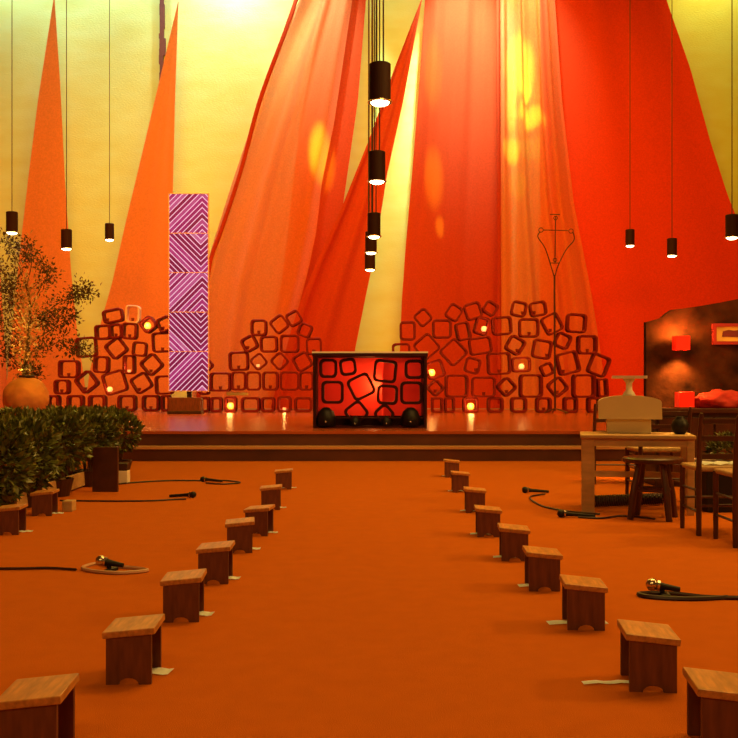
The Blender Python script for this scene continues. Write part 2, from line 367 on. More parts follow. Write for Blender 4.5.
for side, layers in piles.items():
    BD = BDS[side]; fd = BD-.15
    for li, layer in enumerate(layers):
        lay = 'bottom row' if li == 0 else 'top layer' if li == len(layers)-1 else NUM[li]+' layer'
        for bi, (cx, cy, wpx, hpx, rot) in enumerate(layer):
            d = BD if li == 0 else BD+random.uniform(-.05, .05)
            k_ = 1.0 if li == 0 else 1.07
            w_, h_ = wpx*fd/F*k_, hpx*fd/F*k_
            c = P(cx, cy, fd)
            if li == 0: h_ = P(0, cy-hpx/2, fd).z-H2-.002; c.z = H2+h_/2+.001
            how = 'upright' if abs(rot) < 8 else 'diamond-set' if abs(rot) > 34 else 'tilted'
            ordn = 'rightmost' if bi == len(layer)-1 else 'leftmost' if bi == 0 else NUM[bi]+' from left'
            white = side == 'left' and li == 5 and bi == 1
            depth = .30 if li == 0 else .26
            bm = ring_block(w_, h_, depth, (.047 if li else .055) if not white else .036, min(.085, w_*.24))
            o = obj('clay_block', bm, 'clay_white' if white else 'clay', smooth=False, loc=(c.x, d, c.z), rot=(0, R(-rot), R(random.uniform(-4, 4)) if li else 0))
            if white: tag(o, 'white rimmed hollow clay block on top of the left pile', 'clay block', 'hollow clay blocks piled before the cloths')
            else: tag(o, '%s dark red hollow clay block, %s in %s, %s pile' % (how, ordn, lay, side), 'clay block', 'hollow clay blocks piled before the cloths')
            # cups and candles stand on the lowest inner point
            k = lit.get((side, li, bi), 0)
            if k or (random.random() < .45 and w_ > .3):
                rr_ = R(-rot)
                hw, hh = w_/2-.042, h_/2-.042
                # lowest inner point, rounded corner allowance
                low = -(abs(math.sin(rr_))*hw+abs(math.cos(rr_))*hh)+(.05*abs(math.sin(2*rr_)))
                offx = 0
                if abs(rot) > 8:
                    sgn = -1 if rot < 0 else 1
                    offx = -abs(math.cos(rr_))*hw*sgn*-1
                    offx = (hw*math.cos(rr_)*(-1 if rot > 0 else 1)+hh*math.sin(abs(rr_))*(1 if rot > 0 else -1))
                    offx = -offx if False else offx*.0+ (-(hw*math.cos(rr_))+hh*abs(math.sin(rr_)))*(1 if rot > 0 else -1)*.75
                base = c.z+low+.006
                s = '%s block, %s in %s, %s pile' % (how, ordn, lay, side)
                yy = d-.05
                if k in (1, 2):
                    rad = .085 if k == 1 else .07
                    base += .02
                    t = thing('candle_lamp', 'glowing round candle in ' + s, 'candle', (c.x+offx, yy, base), 0, 'lit candles in the clay blocks')
                    obj('glass_globe', L([(0, .0), (rad*.55, .0), (rad*.92, rad*.5), (rad, rad), (rad*.85, rad*1.5), (rad*.5, rad*1.85), (0, rad*1.9)], 16), 'candle' if k == 1 else 'candle_warm', t, smooth=True)
                    obj('foot', L([(0, -.012), (rad*.6, -.012), (rad*.6, .004), (0, .004)], 16), 'cup', t)
                    lt = light('POINT', 'candle_flame', (c.x+offx, yy-.16, base+.12), (0, 0, 0), 4.0 if k == 1 else 2.5, (1, .5, .12), shadow_soft_size=.06)
                elif k == 3:
                    t = obj('tea_light', L([(0, 0), (.035, 0), (.042, .06), (.03, .06), (.028, .05), (0, .05)], 14), 'candle_warm', loc=(c.x+offx, yy, base))
                    tag(t, 'small glowing tea light in ' + s, 'candle', 'lit candles in the clay blocks')
                    light('POINT', 'tea_flame', (c.x+offx, yy, base+.12), (0, 0, 0), 2.5, (1, .55, .12), shadow_soft_size=.03)
                else:
                    t = obj('candle_cup', L([(0, 0), (.030, 0), (.042, .075), (.034, .075), (.024, .01), (0, .01)], 14), 'cup', loc=(c.x+offx, yy, base))
                    tag(t, 'dark candle cup in ' + s, 'candle cup', 'dark candle cups in the clay blocks')
for n_, (cx, cy, w_) in enumerate(((414, 405, 16), (404, 404.5, 14), (412, 388, 17), (402, 388, 15), (405, 370, 17), (392, 362, 1))):
    if w_ < 2: continue
    s_ = 22.8/F; c = P(cx, cy, 22.8)
    ww = ('in bottom row, nearest the altar centre', 'in bottom row, second from the altar centre', 'in second layer, nearest the altar centre', 'in second layer, farther from the altar centre', 'in third layer')[n_]
    o = obj('clay_block', ring_block(w_*s_, 17.5*s_, .26, .047, .08), 'clay', loc=(c.x, 22.95, c.z if n_ > 1 else H2+8.76*s_+.001))
    tag(o, 'clay block hidden behind the altar, '+ww, 'clay block', 'clay blocks hidden behind the altar')
s_ = 23.3/F; c = P(203.5, 385.5, 23.3)
tag(obj('clay_block', ring_block(11*s_, 19*s_, .26, .047, .08), 'clay', loc=(c.x, 23.45, c.z)), 'narrow clay block hidden behind the striped glass panel, supporting a diamond-set one', 'clay block', 'hollow clay blocks piled before the cloths')
# plank above the bottom row of the middle pile, caught light painted yellow
o = obj('plank', B(-.26, -.05, -.035, .24, .05, .035, bev=.008), mat('lit_yellow_board', (.95, .75, .18), .5, emit=None), loc=P(238, 393.8, 23.45))
tag(o, 'short board coloured yellow as if lit, lying among the lowest blocks of the middle pile', 'board')

# ------------------------------------------------------------ purple glass panel on its block
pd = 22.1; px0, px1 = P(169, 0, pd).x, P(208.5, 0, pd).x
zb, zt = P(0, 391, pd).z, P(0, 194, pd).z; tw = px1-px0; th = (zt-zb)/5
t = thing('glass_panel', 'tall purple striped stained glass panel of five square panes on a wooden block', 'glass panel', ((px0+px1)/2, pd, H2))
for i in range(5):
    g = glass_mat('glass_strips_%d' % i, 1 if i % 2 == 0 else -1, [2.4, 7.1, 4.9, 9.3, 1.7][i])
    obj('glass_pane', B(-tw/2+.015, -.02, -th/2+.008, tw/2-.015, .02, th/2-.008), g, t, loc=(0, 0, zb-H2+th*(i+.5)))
bm = bmesh.new()
for sx in (-1, 1): box(bm, sx*tw/2-.006, -.035, zb-H2-.02, sx*tw/2+.010, .035, zt-H2+.01)
for i in range(6): box(bm, -tw/2, -.035, zb-H2+th*i-.007, tw/2, .035, zb-H2+th*i+.007)
obj('metal_frame', bm, 'lead', t)
obj('support_post', B(-.05, .04, .0, .05, .10, zt-H2-.3, bev=.01), 'wood_dark', t)
obj('wooden_base', B(-.42, -.16, .0, .28, .22, .36, bev=.012), 'wood_side', t)
obj('base_moulding', B(-.44, -.18, .0, .30, .22, .07, bev=.01), 'wood_dark', t)

# ------------------------------------------------------------ thin iron cross
t = thing('processional_cross', 'tall thin iron cross with a curved triangular head before the right pile', 'cross', (P(555, 0, 22.3).x, 22.3, H2))
def q(px, py): v = P(px, py, 22.3); return (v.x-t.location.x, 0, v.z-H2)
obj('pole', T([q(555, 411), q(554.5, 300), q(554.5, 275)], .022), 'iron', t)
bm = T(wire([q(554.5, 278), q(558, 266), q(566, 250), q(574, 240), q(585-12, 232)]), .013)
tube(bm, wire([q(554.5, 278), q(551, 266), q(545, 248), q(538, 237), q(540, 232)]), .013)
obj('curved_arm', bm, 'iron', t)
bm = T([q(543, 230), q(568, 230.5)], .011); tube(bm, [q(550, 263), q(559, 263)], .011); tube(bm, [q(555, 263), q(555.5, 216)], .012)
tube(bm, [q(550, 214.5), q(560, 214.5)], .011)
obj('cross_bar', bm, 'iron', t)
for cx, cy, r_ in ((541, 230, .05), (571, 231, .05), (555, 260, .04), (555.5, 218, .04)):
    c = Vector(q(cx, cy)); obj('ring', T([c+Vector((r_*math.cos(a*.5236), 0, r_*math.sin(a*.5236))) for a in range(12)], .010, closed=True), 'iron', t)
bm = bmesh.new()
for a in range(3):
    v = Vector((math.cos(R(90+120*a)), math.sin(R(90+120*a)), 0)); tube(bm, [Vector((0, 0, .12)), v*.3+Vector((0, 0, .02))], .016)
obj('tripod_foot', bm, 'iron', t)

# ------------------------------------------------------------ altar
ad = 14.67; ax = P(370, 0, ad).x; aw = 115.5*ad/F; ah = 76.5*ad/F
t = thing('altar', 'dark open-fronted altar with clay blocks before a glowing red back', 'altar', (ax, ad, H2))
ax_ = lambda zx: (300+zx/5.27-370)*ad/F
az_ = lambda zy: (428.7-(330+zy/5.27))*ad/F
obj('side_panel', B(-aw/2+.01, 0, 0, -aw/2+.055, .80, ah-.06, bev=.006), 'altar', t)
obj('side_panel', B(aw/2-.055, 0, 0, aw/2-.01, .80, ah-.06, bev=.006), 'altar', t)
obj('altar_top', B(-aw/2, -.02, ah-.075, aw/2, .84, ah-.024, bev=.006), 'altar', t)
obj('altar_cloth', B(-aw/2-.004, -.024, ah-.024, aw/2+.004, .844, ah), 'white', t)
obj('base_board', B(-aw/2+.055, .30, 0, aw/2-.055, .36, .17), 'altar', t)
obj('bottom_board', B(-aw/2+.055, .0, 0, aw/2-.055, .80, .03), 'altar', t)
obj('back_panel', B(-aw/2+.055, .74, .03, aw/2-.055, .78, ah-.075), 'altar_back', t)
bm = bmesh.new()
box(bm, -aw/2+.055, .36, 0.03, -aw/2+.20, .74, ah-.075); 
obj('inner_fabric', B(ax_(440)-.01, .55, .03, ax_(440)+.01, .735, ah-.08), 'altar_back', t); bm.free()
for zx, zy, w_, h_, rot in ((147,205,95,102,0),(252,197,90,92,8),(450,220,125,122,-6),(605,210,102,102,0),(170,332,118,122,0),(322,302,128,125,26),(462,345,112,105,-3),(590,335,120,122,0),(297,440,110,105,38),(445,450,92,92,42)):
    s = ad/F/5.27
    b_ = ring_block(w_*s, h_*s, .20, .040, .07)
    obj('clay_block', b_, 'altar', t, loc=(ax_(zx), .17, max(az_(zy), .20)), rot=(0, R(-rot), 0))
obj('mesh_grille', T([(-aw/2+.06, .02, .145), (aw/2-.06, .02, .145)], .012), 'altar', t)
for zx, r_ in ((137, .14), (583, .14), (290, .075), (455, .075)):
    u = thing('floor_spotlight', 'black round spotlight inside the altar, %s' % {137: 'at its left end', 583: 'at its right end', 290: 'small, left of centre', 455: 'small, right of centre'}[zx], 'spotlight', (ax+ax_(zx), ad-.02+.02, H2+.031), 0, 'black spotlights at the foot of the altar')
    obj('housing', L([(0, 0), (r_, 0), (r_*1.02, r_*.9), (r_*.8, r_*1.5), (r_*.35, r_*1.9), (0, r_*1.95)], 20), 'black', u, smooth=True, loc=(0, .06, 0))
    obj('lens', B(-.012, -.075-.06, .03, .012, -.065-.06, .06, bev=.003) if False else L([(0, 0), (.012, 0), (.012, .01), (0, .012)], 12), 'steel', u, loc=(0, .06-r_-.004, r_*.45), rot=(R(90), 0, 0))
light('POINT', 'altar_lamp', (P(376.5, 386, ad).x, ad+.60, 1.02), (0, 0, 0), 9, (1, .50, .12), shadow_soft_size=.03)
light('AREA', 'altar_glow', (ax, ad+.45, H2+ah-.12), (ax, ad+.75, H2+.2), 5, (1, .25, .07), shape='RECTANGLE', size=1.5, size_y=.1)
light('AREA', 'altar_foot_glow', (ax, ad+.45, H2+.17), (ax, ad+.75, H2+ah-.2), 3.5, (1, .25, .07), shape='RECTANGLE', size=1.5, size_y=.1)

# ------------------------------------------------------------ pendant lamps
def pendant(px, py, D, label):
    p = P(px, py, D)
    t = thing('pendant_lamp', label, 'pendant lamp', p, 0, 'black cylinder pendant lamps')
    r_, h_ = .112, .41
    obj('lamp_body', L([(r_-.008, .03), (r_-.006, 0), (r_, 0), (r_, h_-.008), (r_-.01, h_), (.0, h_), (0, h_-.02), (r_-.012, h_-.02), (r_-.008, .03)], 28), 'lampbody', t, smooth=False)
    obj('rim', T([((r_+.012)*Vector((math.cos(a*.2618), math.sin(a*.2618), 0))+Vector((0, 0, .008))) for a in range(24)], .008, 6, closed=True), 'reflector', t)
    obj('bulb', L([(0, -.030), (.05, -.026), (.085, -.012), (r_-.016, .004), (r_-.016, .05), (0, .05)], 24), 'bulb', t, smooth=True)
    top = 15.5-p.z
    for sx in ((-.035, .035) if 360 < px < 390 else (0,)): obj('cable', T([(sx, 0, h_-.005), (sx, 0, top)], .009, 6), 'cable', t)
    light('SPOT', 'pendant_light', p+Vector((0, 0, -.02)), p+Vector((0, 0, -3)), 64, (1, .56, .20), spot_size=R(75), spot_blend=.8, shadow_soft_size=.08)
for px, py, D, lb in ((380,103,10.45,'largest and highest of the five lamps in the middle column'),(377,182,13.5,'second lamp down in the middle column'),(374,237,17.2,'third lamp down in the middle column'),(371,253,19.3,'fourth lamp down in the middle column, partly hidden'),(370,270,21.5,'lowest lamp of the middle column over the altar'),
    (12,233,19.5,'leftmost lamp, against pale yellow wall beside the small tree'),(66.5,249,21,'brightly lit lamp at the edge of the leftmost triangle cloth'),(109.5,240,25,'small dim lamp against yellow wall left of the purple panel'),
    (630,246,25,'small lamp against deep red cloth, nearer the tall cross'),(672,256,23.3,'lamp against deep red cloth, above the rough wooden slab'),(732,238,17.7,'lit lamp at the right frame edge beside yellow wall')):
    pendant(px, py, D, 'black cylinder pendant, '+lb)

# ------------------------------------------------------------ kneeling stools with paper under them
def make_stool():
    t = thing('kneeling_stool', '', 'stool', group='wooden kneeling stools along the aisle')
    W, Dp, h = .175, .215, .172
    # top, sloping up towards +x
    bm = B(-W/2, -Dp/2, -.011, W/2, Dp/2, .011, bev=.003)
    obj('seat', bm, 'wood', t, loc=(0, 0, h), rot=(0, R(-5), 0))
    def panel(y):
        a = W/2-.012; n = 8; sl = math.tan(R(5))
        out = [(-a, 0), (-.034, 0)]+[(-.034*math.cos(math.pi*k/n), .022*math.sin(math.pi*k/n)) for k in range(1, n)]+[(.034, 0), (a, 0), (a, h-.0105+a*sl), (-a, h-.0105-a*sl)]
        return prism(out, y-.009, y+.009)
    obj('end_panel', panel(-Dp/2+.014), 'wood_side', t); obj('end_panel', panel(Dp/2-.014), 'wood_side', t)  # the end panels' shade is put into this darker wood colour
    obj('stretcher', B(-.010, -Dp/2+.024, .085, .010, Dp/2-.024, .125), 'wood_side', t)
    return t
stool0 = make_stool(); used = [0]
def stool(px, basepy, rz, label, mirror=False, sheet=None, grp=None):
    D = F/(basepy-386)
    if not used[0]: o = stool0; used[0] = 1
    else: o = copy_tree(stool0)
    x = (px-365)*D/F
    o.location = (x, D+.095, 0); o.rotation_euler = (0, 0, R(rz)+(math.pi if mirror else 0))
    o['label'] = label
    if sheet:
        sx, sy, w_, l_, rot, lb = sheet
        bm = bmesh.new(); n = 8
        a = [[bm.verts.new((w_*(i/n-.5), l_*(j-.5), .003+.004*math.sin(i*.9)**2)) for i in range(n+1)] for j in (0, 1)]
        for i in range(n): bm.faces.new((a[0][i], a[0][i+1], a[1][i+1], a[1][i]))
        bmesh.ops.solidify(bm, geom=bm.faces[:], thickness=.0012)
        s = obj('paper_sheet', bm, 'paper', loc=(x+sx, D+.095+sy, 0), rot=(0, 0, R(rot)))
        tag(s, lb, 'paper', 'white papers beside the kneeling stools')
lrow = [(26,768,3,'nearest stool of the left row, cut off by the bottom corner'),(128,684,2,'second nearest stool of the left row, whole in view'),(180,622,3,'third nearest stool of the left row'),(213,584,1,'fourth nearest stool of the left row'),(238,553,6,'fifth nearest of the left row, pale and overlapping the next'),(258,536,-6,'sixth nearest of the left row, half behind a pale stool'),(270,510,3,'seventh nearest of the left row'),(283,489.5,3,'farthest stool of the left row, close to the steps')]
for i, (px, by, rz, lb) in enumerate(lrow):
    stool(px, by, rz, 'small wooden kneeling stool, '+lb, False, (.045, .045, .15, .075, -10+i*3, 'white paper sheet under the '+lb.split(',')[0]) if i else None)
rrow = [(735,760,-7,'nearest stool of the right row, cut off by the bottom corner'),(656,692,-6,'second nearest stool of the right row, long white paper beside it'),(588,630,-5,'third nearest stool of the right row'),(545.5,591,-3,'fourth nearest stool of the right row'),(516,561,-4,'fifth nearest stool of the right row'),(489.5,537,-3,'sixth nearest stool of the right row'),(476,513,-3,'seventh nearest stool of the right row'),(461,492.5,-2,'eighth nearest stool of the right row'),(452.5,477.5,-2,'farthest stool of the right row, close to the steps')]
for i, (px, by, rz, lb) in enumerate(rrow):
    if i == 0: sh = None
    elif i == 1: sh = (-.12, .0, .20, .035, 2, 'long narrow white paper strip left of the second nearest right-row stool')
    else: sh = (-.02, .02, .25 if i == 2 else .19, .065, 8-i*3, 'white paper sheet under the '+lb.split(',')[0])
    stool(px, by, rz, 'small wooden kneeling stool, '+lb, True, sh)
for px, by, rz, lb in ((6, 535, 4, 'dark wooden kneeling stool cut by the left frame edge below the hedge'), (41, 516, 4, 'dark wooden kneeling stool under the hedge, second from the left edge')):
    stool(px, by, rz, lb, False, (.08, .05, .10, .08, 12, 'white paper by the '+('stool at the left frame edge' if px < 20 else 'stool tucked under the hedge')))
# ------------------------------------------------------------ microphones, cables
def floor(px, py, z=.008): D = (1-z)*F/(py-386); return P(px, py, D)
def mic(px, py, ang, label, L_=.22, raised=False):
    t = thing('microphone', label, 'microphone', floor(px, py, .0), R(ang), 'microphones lying on the carpet')
    tilt = 9 if raised else 4
    e = bpy.data.objects
    zc = .055 if raised else .03
    def rr(o): return o
    ca, sa = math.cos(R(tilt)), math.sin(R(tilt))
    def p(u): return Vector((u*ca, 0, zc-u*sa))
    n = 8
    bm = bmesh.new(); bmesh.ops.create_uvsphere(bm, u_segments=16, v_segments=10, radius=.030)
    obj('grille', bm, 'steel' if raised else 'black', t, smooth=True, loc=p(0))
    Lb = min(L_ if not raised else .13, (zc-.012)/max(sa, .01))
    obj('handle', T([p(.02), p(.06), p(Lb)], [.022, .016, .012], 12), 'black', t)
    obj('collar', T([p(.022), p(.034)], .026, 12), 'steel', t)
    if raised:
        obj('rest', B(-.02, -.05, 0, .02, .05, .018, bev=.004), 'black', t, loc=(.06, 0, 0)); obj('rest_post', T([(.05, 0, .01), (.045, 0, .04)], .012), 'black', t)
    return t
mic(101, 571, -12, 'silver-headed microphone propped beside a pale cable loop on the left', raised=True)
mic(652, 596, -8, 'silver-headed microphone propped on the carpet at right below the chairs', raised=True)
mic(193, 498, 170, 'black microphone lying left of the aisle, nearer of two behind one another')
mic(203, 482, -15, 'black microphone lying left of the aisle, nearest the steps')
mic(561, 517.5, -3, 'black microphone lying in front of the white table leg', L_=.36)
mic(525, 493, -5, 'black microphone lying behind, nearest the steps right of the aisle')
def cable(pts, label, r=.008, m='cable'):
    v = [floor(a, b, .009) for a, b in pts]
    return tag(obj('microphone_cable', T(wire(v), r, 6), m), label, 'cable')
cable([(-10, 568.5), (20, 568.5), (50, 568), (76, 569.5)], 'dark cable running in from the left frame edge across the carpet')
cable([(110, 566), (135, 568), (147, 570.5), (120, 573), (92, 571), (83, 567.5), (98, 563.5), (112, 567)], 'pale looped cable around the silver-headed left microphone', .011, 'cable_pale')
cable([(60, 500.5), (100, 501), (130, 501), (155, 500.5), (172, 499.5), (186, 499)], 'dark cable crossing left carpet to the nearer black microphone')
cable([(118, 484), (140, 482), (170, 480.5), (198, 480.5), (225, 480.5), (240, 482.5), (222, 484), (206, 483)], 'dark cable crossing left carpet close to the steps')
cable([(545, 494), (530, 497), (540, 505), (560, 510), (580, 512.5), (600, 514)], 'thin dark cable curving toward the white table from the small microphone')
cable([(578, 517), (600, 518), (620, 516), (640, 517), (655, 519)], 'short dark cable behind the microphone before the table')
cable([(745, 598), (720, 597.5), (700, 596.5), (672, 593.5), (640, 593.5), (650, 597), (690, 599), (728, 597.5)], 'dark looped cable running off the right frame edge', .012)
# coil of cable under the table
v = []
c0, c1 = floor(594, 507), floor(664, 504)
for k in range(330):
    u = k/329; c = c0.lerp(c1, u); v.append(c+Vector((.0+.02*math.cos(k*.6), .045*math.cos(k*.6), .048+.042*math.sin(k*.6))))
tag(obj('coiled_cable', T(v, .009, 6), 'cable'), 'coiled black cable lying on the carpet under the white table', 'cable')

# ------------------------------------------------------------ table with console
td = 7.9; tx0, tx1 = P(578, 0, td).x, P(690, 0, td).x; tz = P(0, 434.5, td).z
t = thing('table', 'pale wooden table with square legs holding the cream cabinet', 'table', ((tx0+tx1)/2-.0, td-.10, 0), R(-12))
hw = (tx1-tx0)/2*.985
obj('table_top', B(-hw, -.03, tz-.028, hw, .55, tz, bev=.005), 'wood_pale', t)
for sx in (-1, 1):
    for y0, wd in ((0, .10 if sx < 0 else .055), (.47, .055)):
        xa = -hw+.01 if sx < 0 else hw-.01-wd
        obj('leg', B(xa, y0, 0, xa+wd, y0+.055, tz-.028, bev=.004), 'wood_pale', t)
obj('apron', B(-hw+.11, .01, tz-.09, hw-.065, .03, tz-.028), 'wood_pale', t)
obj('rail', B(-hw+.11, .02, .285, hw-.065, .045, .33), 'wood_pale', t)
cx = P(629.5, 0, 8.05).x; s = 8.05/F
t = thing('cabinet', 'cream cabinet with wider domed upper box standing on the table', 'cabinet', (cx, 8.05, tz), R(-12))
z1 = P(0, 419, 8.05).z-tz; z2 = P(0, 402, 8.05).z-tz; z3 = P(0, 395.5, 8.05).z-tz
obj('lower_box', B(-22*s, .0, 0, 21*s, .22, z1+.005, bev=.006), 'cream', t)
hx = 30.5*s
out = [(-hx*.98, z1), (hx*1.02, z1), (hx, z2)]+[(hx*math.cos(math.pi*k/12), z2+(z3-z2)*math.sin(math.pi*k/12)) for k in range(1, 12)]+[(-hx, z2)]
obj('domed_box', prism(out, -.05, .26), 'cream', t)
t = thing('book_stand', 'white book stand with flat plate on top of the cream cabinet', 'book stand', (cx+.02, 8.14, tz+z3-.004), R(-12))
obj('stem', L([(0, 0), (.055, 0), (.045, .02), (.026, .05), (.024, .10), (.05, .14), (0, .14)], 16), 'white', t, smooth=True)
zp = P(0, 377.5, 8.12).z-(tz+z3)
obj('plate', B(-17*s, -.11, zp-.004, 17*s, .11, zp+.012, bev=.003), 'white', t)
obj('lip', B(-17*s, -.115, zp+.012, 17*s, -.105, zp+.018), 'white', t)
t = thing('vase', 'black round vase on the right end of the pale table', 'vase', P(680, 434.5, td+.06)); t.location.z = tz
obj('vase_body', L([(0, 0), (.035, 0), (.062, .03), (.070, .07), (.055, .11), (.03, .13), (.034, .142), (.024, .142), (.02, .12), (0, .12)], 20), 'black', t, smooth=True)

# ------------------------------------------------------------ round stool
t = thing('round_stool', 'dark wooden stool with splayed legs standing before the pale table', 'stool', (P(650, 0, 7.62).x, 7.55, 0))
obj('seat', L([(0, 0), (.215, 0), (.225, .008), (.225, .03), (.21, .04), (0, .04)], 28), 'chairwood', t, loc=(0, 0, .425))
for a in (20, 110, 200, 290):
    v = Vector((math.cos(R(a)), math.sin(R(a)), 0)); obj('leg', T([v*.12+Vector((0, 0, .43)), v*.17+Vector((0, 0, .2)), v*.20+Vector((0, 0, 0))], [.022, .028, .024], 10), 'chairwood', t)
obj('stretcher', T([Vector((math.cos(R(a)), math.sin(R(a)), 0))*.165+Vector((0, 0, .22)) for a in (20, 110, 200, 290)], .012, 6, closed=True), 'chairwood', t)

# ------------------------------------------------------------ ladder-back chairs (seen from behind)
def make_chair():
    t = thing('ladder_back_chair', '', 'chair', group='dark ladder-back chairs with straw seats')
    w, d, sh, bh = .42, .36, .45, .80
    for x in (-w/2, w/2):
        obj('back_post', T([(x, 0, 0), (x, 0, sh), (x, -.015, .62), (x, -.05, bh), (x, -.055, bh+.02)], [.018, .019, .018, .015, .010], 10), 'chairwood', t)
        obj('front_leg', T([(x*.98, d, 0), (x*.98, d, sh-.004)], [.016, .019], 10), 'chairwood', t)
    for z, dy in ((.53, -.004), (.65, -.02), (.765, -.042)):
        obj('back_slat', B(-w/2+.015, dy-.006, z-.018, w/2-.015, dy+.006, z+.018, bev=.003), 'chairwood', t)
    bm = B(-w/2-.005, -.01, sh-.022, w/2+.005, d+.015, sh+.012, bev=.012)
    obj('straw_seat', bm, 'straw', t)
    for z in (.16, .30):
        for x in (-w/2, w/2): obj('rung', T([(x, .01, z), (x*.98, d-.01, z)], .009, 6), 'chairwood', t)
    for z, y in ((.22, d), (.20, 0)): obj('rung', T([(-w/2+.012, y, z), (w/2-.012, y, z)], .009, 6), 'chairwood', t)
    return t
ch0 = make_chair(); first = True
for x, y, rz, lb in ((2.44, 6.68, 0, 'dark ladder-back chair with white paper on its straw seat, beside the table'),
                     (2.50, 6.18, 0, 'dark ladder-back chair nearest, cut off by the right frame edge'),
                     (2.58, 8.62, 4, 'dark ladder-back chair with pale straw seat directly behind the table'),
                     (2.54, 10.15, -3, 'dark chair far behind the table left leg, only thin legs showing')):
    o = ch0 if first else copy_tree(ch0); first = False
    o.location = (x, y, 0); o.rotation_euler = (0, 0, R(rz)); o['label'] = lb
bm = bmesh.new(); n = 10
a = [[bm.verts.new((-.13+.27*i/n, .04+.22*j/4, .012*math.sin(i*.8+j*.7)**2+.002)) for i in range(n+1)] for j in range(5)]
for j in range(4):
    for i in range(n): bm.faces.new((a[j][i], a[j][i+1], a[j+1][i+1], a[j+1][i]))
bmesh.ops.solidify(bm, geom=bm.faces[:], thickness=.002)
tag(obj('paper_sheet', bm, 'paper', loc=(2.42, 6.70, .466)), 'crumpled white paper lying on the straw seat of a chair', 'paper')

# ------------------------------------------------------------ wooden slab, lanterns, picture, cabinet on the right
sd = 11.0
o_ = [(646, 450), (646, 322), (652, 320.5), (661, 318), (667, 313), (672, 309.5), (686, 308), (700, 306), (720, 302.5), (738, 299), (762, 295), (790, 296), (800, 305), (803, 450)]
out = [((px-365)*sd/F, 1-(py-386)*sd/F) for px, py in o_]
out[0] = (out[0][0], 0.0); out[-1] = (out[-1][0], 0.0)
bm = prism(out, sd, sd+.09)
tag(obj('wooden_slab', bm, 'slab'), 'big rough brown wooden slab with uneven top edge standing on the right', 'wooden slab')
def lantern(px, py, D, label, w_=.15, h_=.15, bracket=False, en=9):
    p = P(px, py, D)
    t = thing('lantern', label, 'lantern', p, 0, 'red lanterns by the wooden slab')
    a = w_/2
    bm = bmesh.new()
    for x0, y0, x1, y1 in ((-a, -a, a, -a+.006), (-a, a-.006, a, a), (-a, -a+.006, -a+.006, a-.006), (a-.006, -a+.006, a, a-.006)): box(bm, x0, y0, 0, x1, y1, h_)
    obj('red_shade', bm, 'redglass', t)
    obj('candle', L([(0, .01), (.025, .01), (.025, .07), (0, .075)], 12), 'candle_warm', t)
    obj('lantern_base', B(-a-.008, -a-.008, -.012, a+.008, a+.008, 0), 'wood_side', t) if not bracket else obj('bracket', B(-.02, -.01, -.006, .02, sd-D+.0, .006), 'iron', t)
    light('POINT', 'lantern_light', p+Vector((0, .02, h_+.03)), (0, 0, 0), en*3, (1, .38, .06), shadow_soft_size=.03)
    if bracket: light('SPOT', 'lantern_downlight', p+Vector((0, .02, -.01)), p+Vector((0, .10, -1)), en*15, (1, .42, .07), spot_size=R(110), spot_blend=.8, shadow_soft_size=.03)
    return t
lantern(681, 350, 10.85, 'upper red square lantern fixed to the wooden slab, glowing above and below', bracket=True)
# dark cabinet in front of the slab
t = thing('cabinet', 'low dark wooden cabinet in front of the rough wooden slab', 'cabinet', (3.46, 9.9, 0))
ztop = P(0, 408.5, 9.9).z
obj('cabinet_top', B(-.62, -.02, ztop-.045, .62, .55, ztop, bev=.006), 'chairwood', t)
obj('carcass', B(-.58, .02, .04, .58, .53, ztop-.045), 'wood_dark', t)
for x0, x1 in ((-.55, -.01), (.01, .55)):
    dr = obj('door', B(x0, 0, .10, x1, .02, ztop-.09, bev=.004), 'chairwood', t); obj('knob', L([(0, 0), (.012, 0), (.016, .02), (0, .026)], 12), 'steel', dr, loc=((-.05 if x0 < -.3 else .05), -.0, .45), rot=(R(90), 0, 0))
obj('plinth', B(-.56, .04, 0, .56, .51, .04), 'wood_dark', t)
l2 = lantern(684.5, 407, 10.0, 'lower red square lantern standing on the dark cabinet')
l2.location.z = ztop+.012
# red cloth bundle
bm = bmesh.new(); bmesh.ops.create_icosphere(bm, subdivisions=4, radius=1)
from mathutils import noise as mn
for v in bm.verts:
    k = 1+.25*mn.noise(v.co*1.6)+.12*mn.noise(v.co*4); v.co = Vector((v.co.x*.26*k, v.co.y*.16*k, max(v.co.z*.12*k, -.06)))
bm_z = .06
tag(obj('red_cloth', bm, 'redcloth', smooth=True, loc=(P(722, 0, 10.1).x, 10.15, ztop+.062)), 'crumpled bright red cloth heaped on the dark cabinet', 'cloth')
# framed picture
t = thing('framed_picture', 'small red-framed picture with yellow border hung on the wooden slab', 'picture', P(731, 334, sd-.03))
fw, fh = 18.5*sd/F, 10.5*sd/F
bm = bmesh.new()
box(bm, -fw, -.02, -fh, fw, .025, -fh+.035); box(bm, -fw, -.02, fh-.035, fw, .025, fh); box(bm, -fw, -.02, -fh+.035, -fw+.04, .025, fh-.035); box(bm, fw-.04, -.02, -fh+.035, fw, .025, fh-.035)
obj('frame', bm, 'frame_red', t)
obj('yellow_mat', B(-fw+.04, .0, -fh+.035, fw-.04, .02, fh-.035), 'mat_board', t)
obj('picture_shape', prism([(-.10, -.03), (.13, -.035), (.14, .02), (.09, .045), (.03, .035), (-.03, .045), (-.09, .03)], -.006, .0), 'ink', t)
light('SPOT', 'picture_lamp', (4.3, 9.6, 3.2), (4.0, 10.95, 1.55), 22, (1, .55, .2), spot_size=R(22), spot_blend=.6, shadow_soft_size=.05)
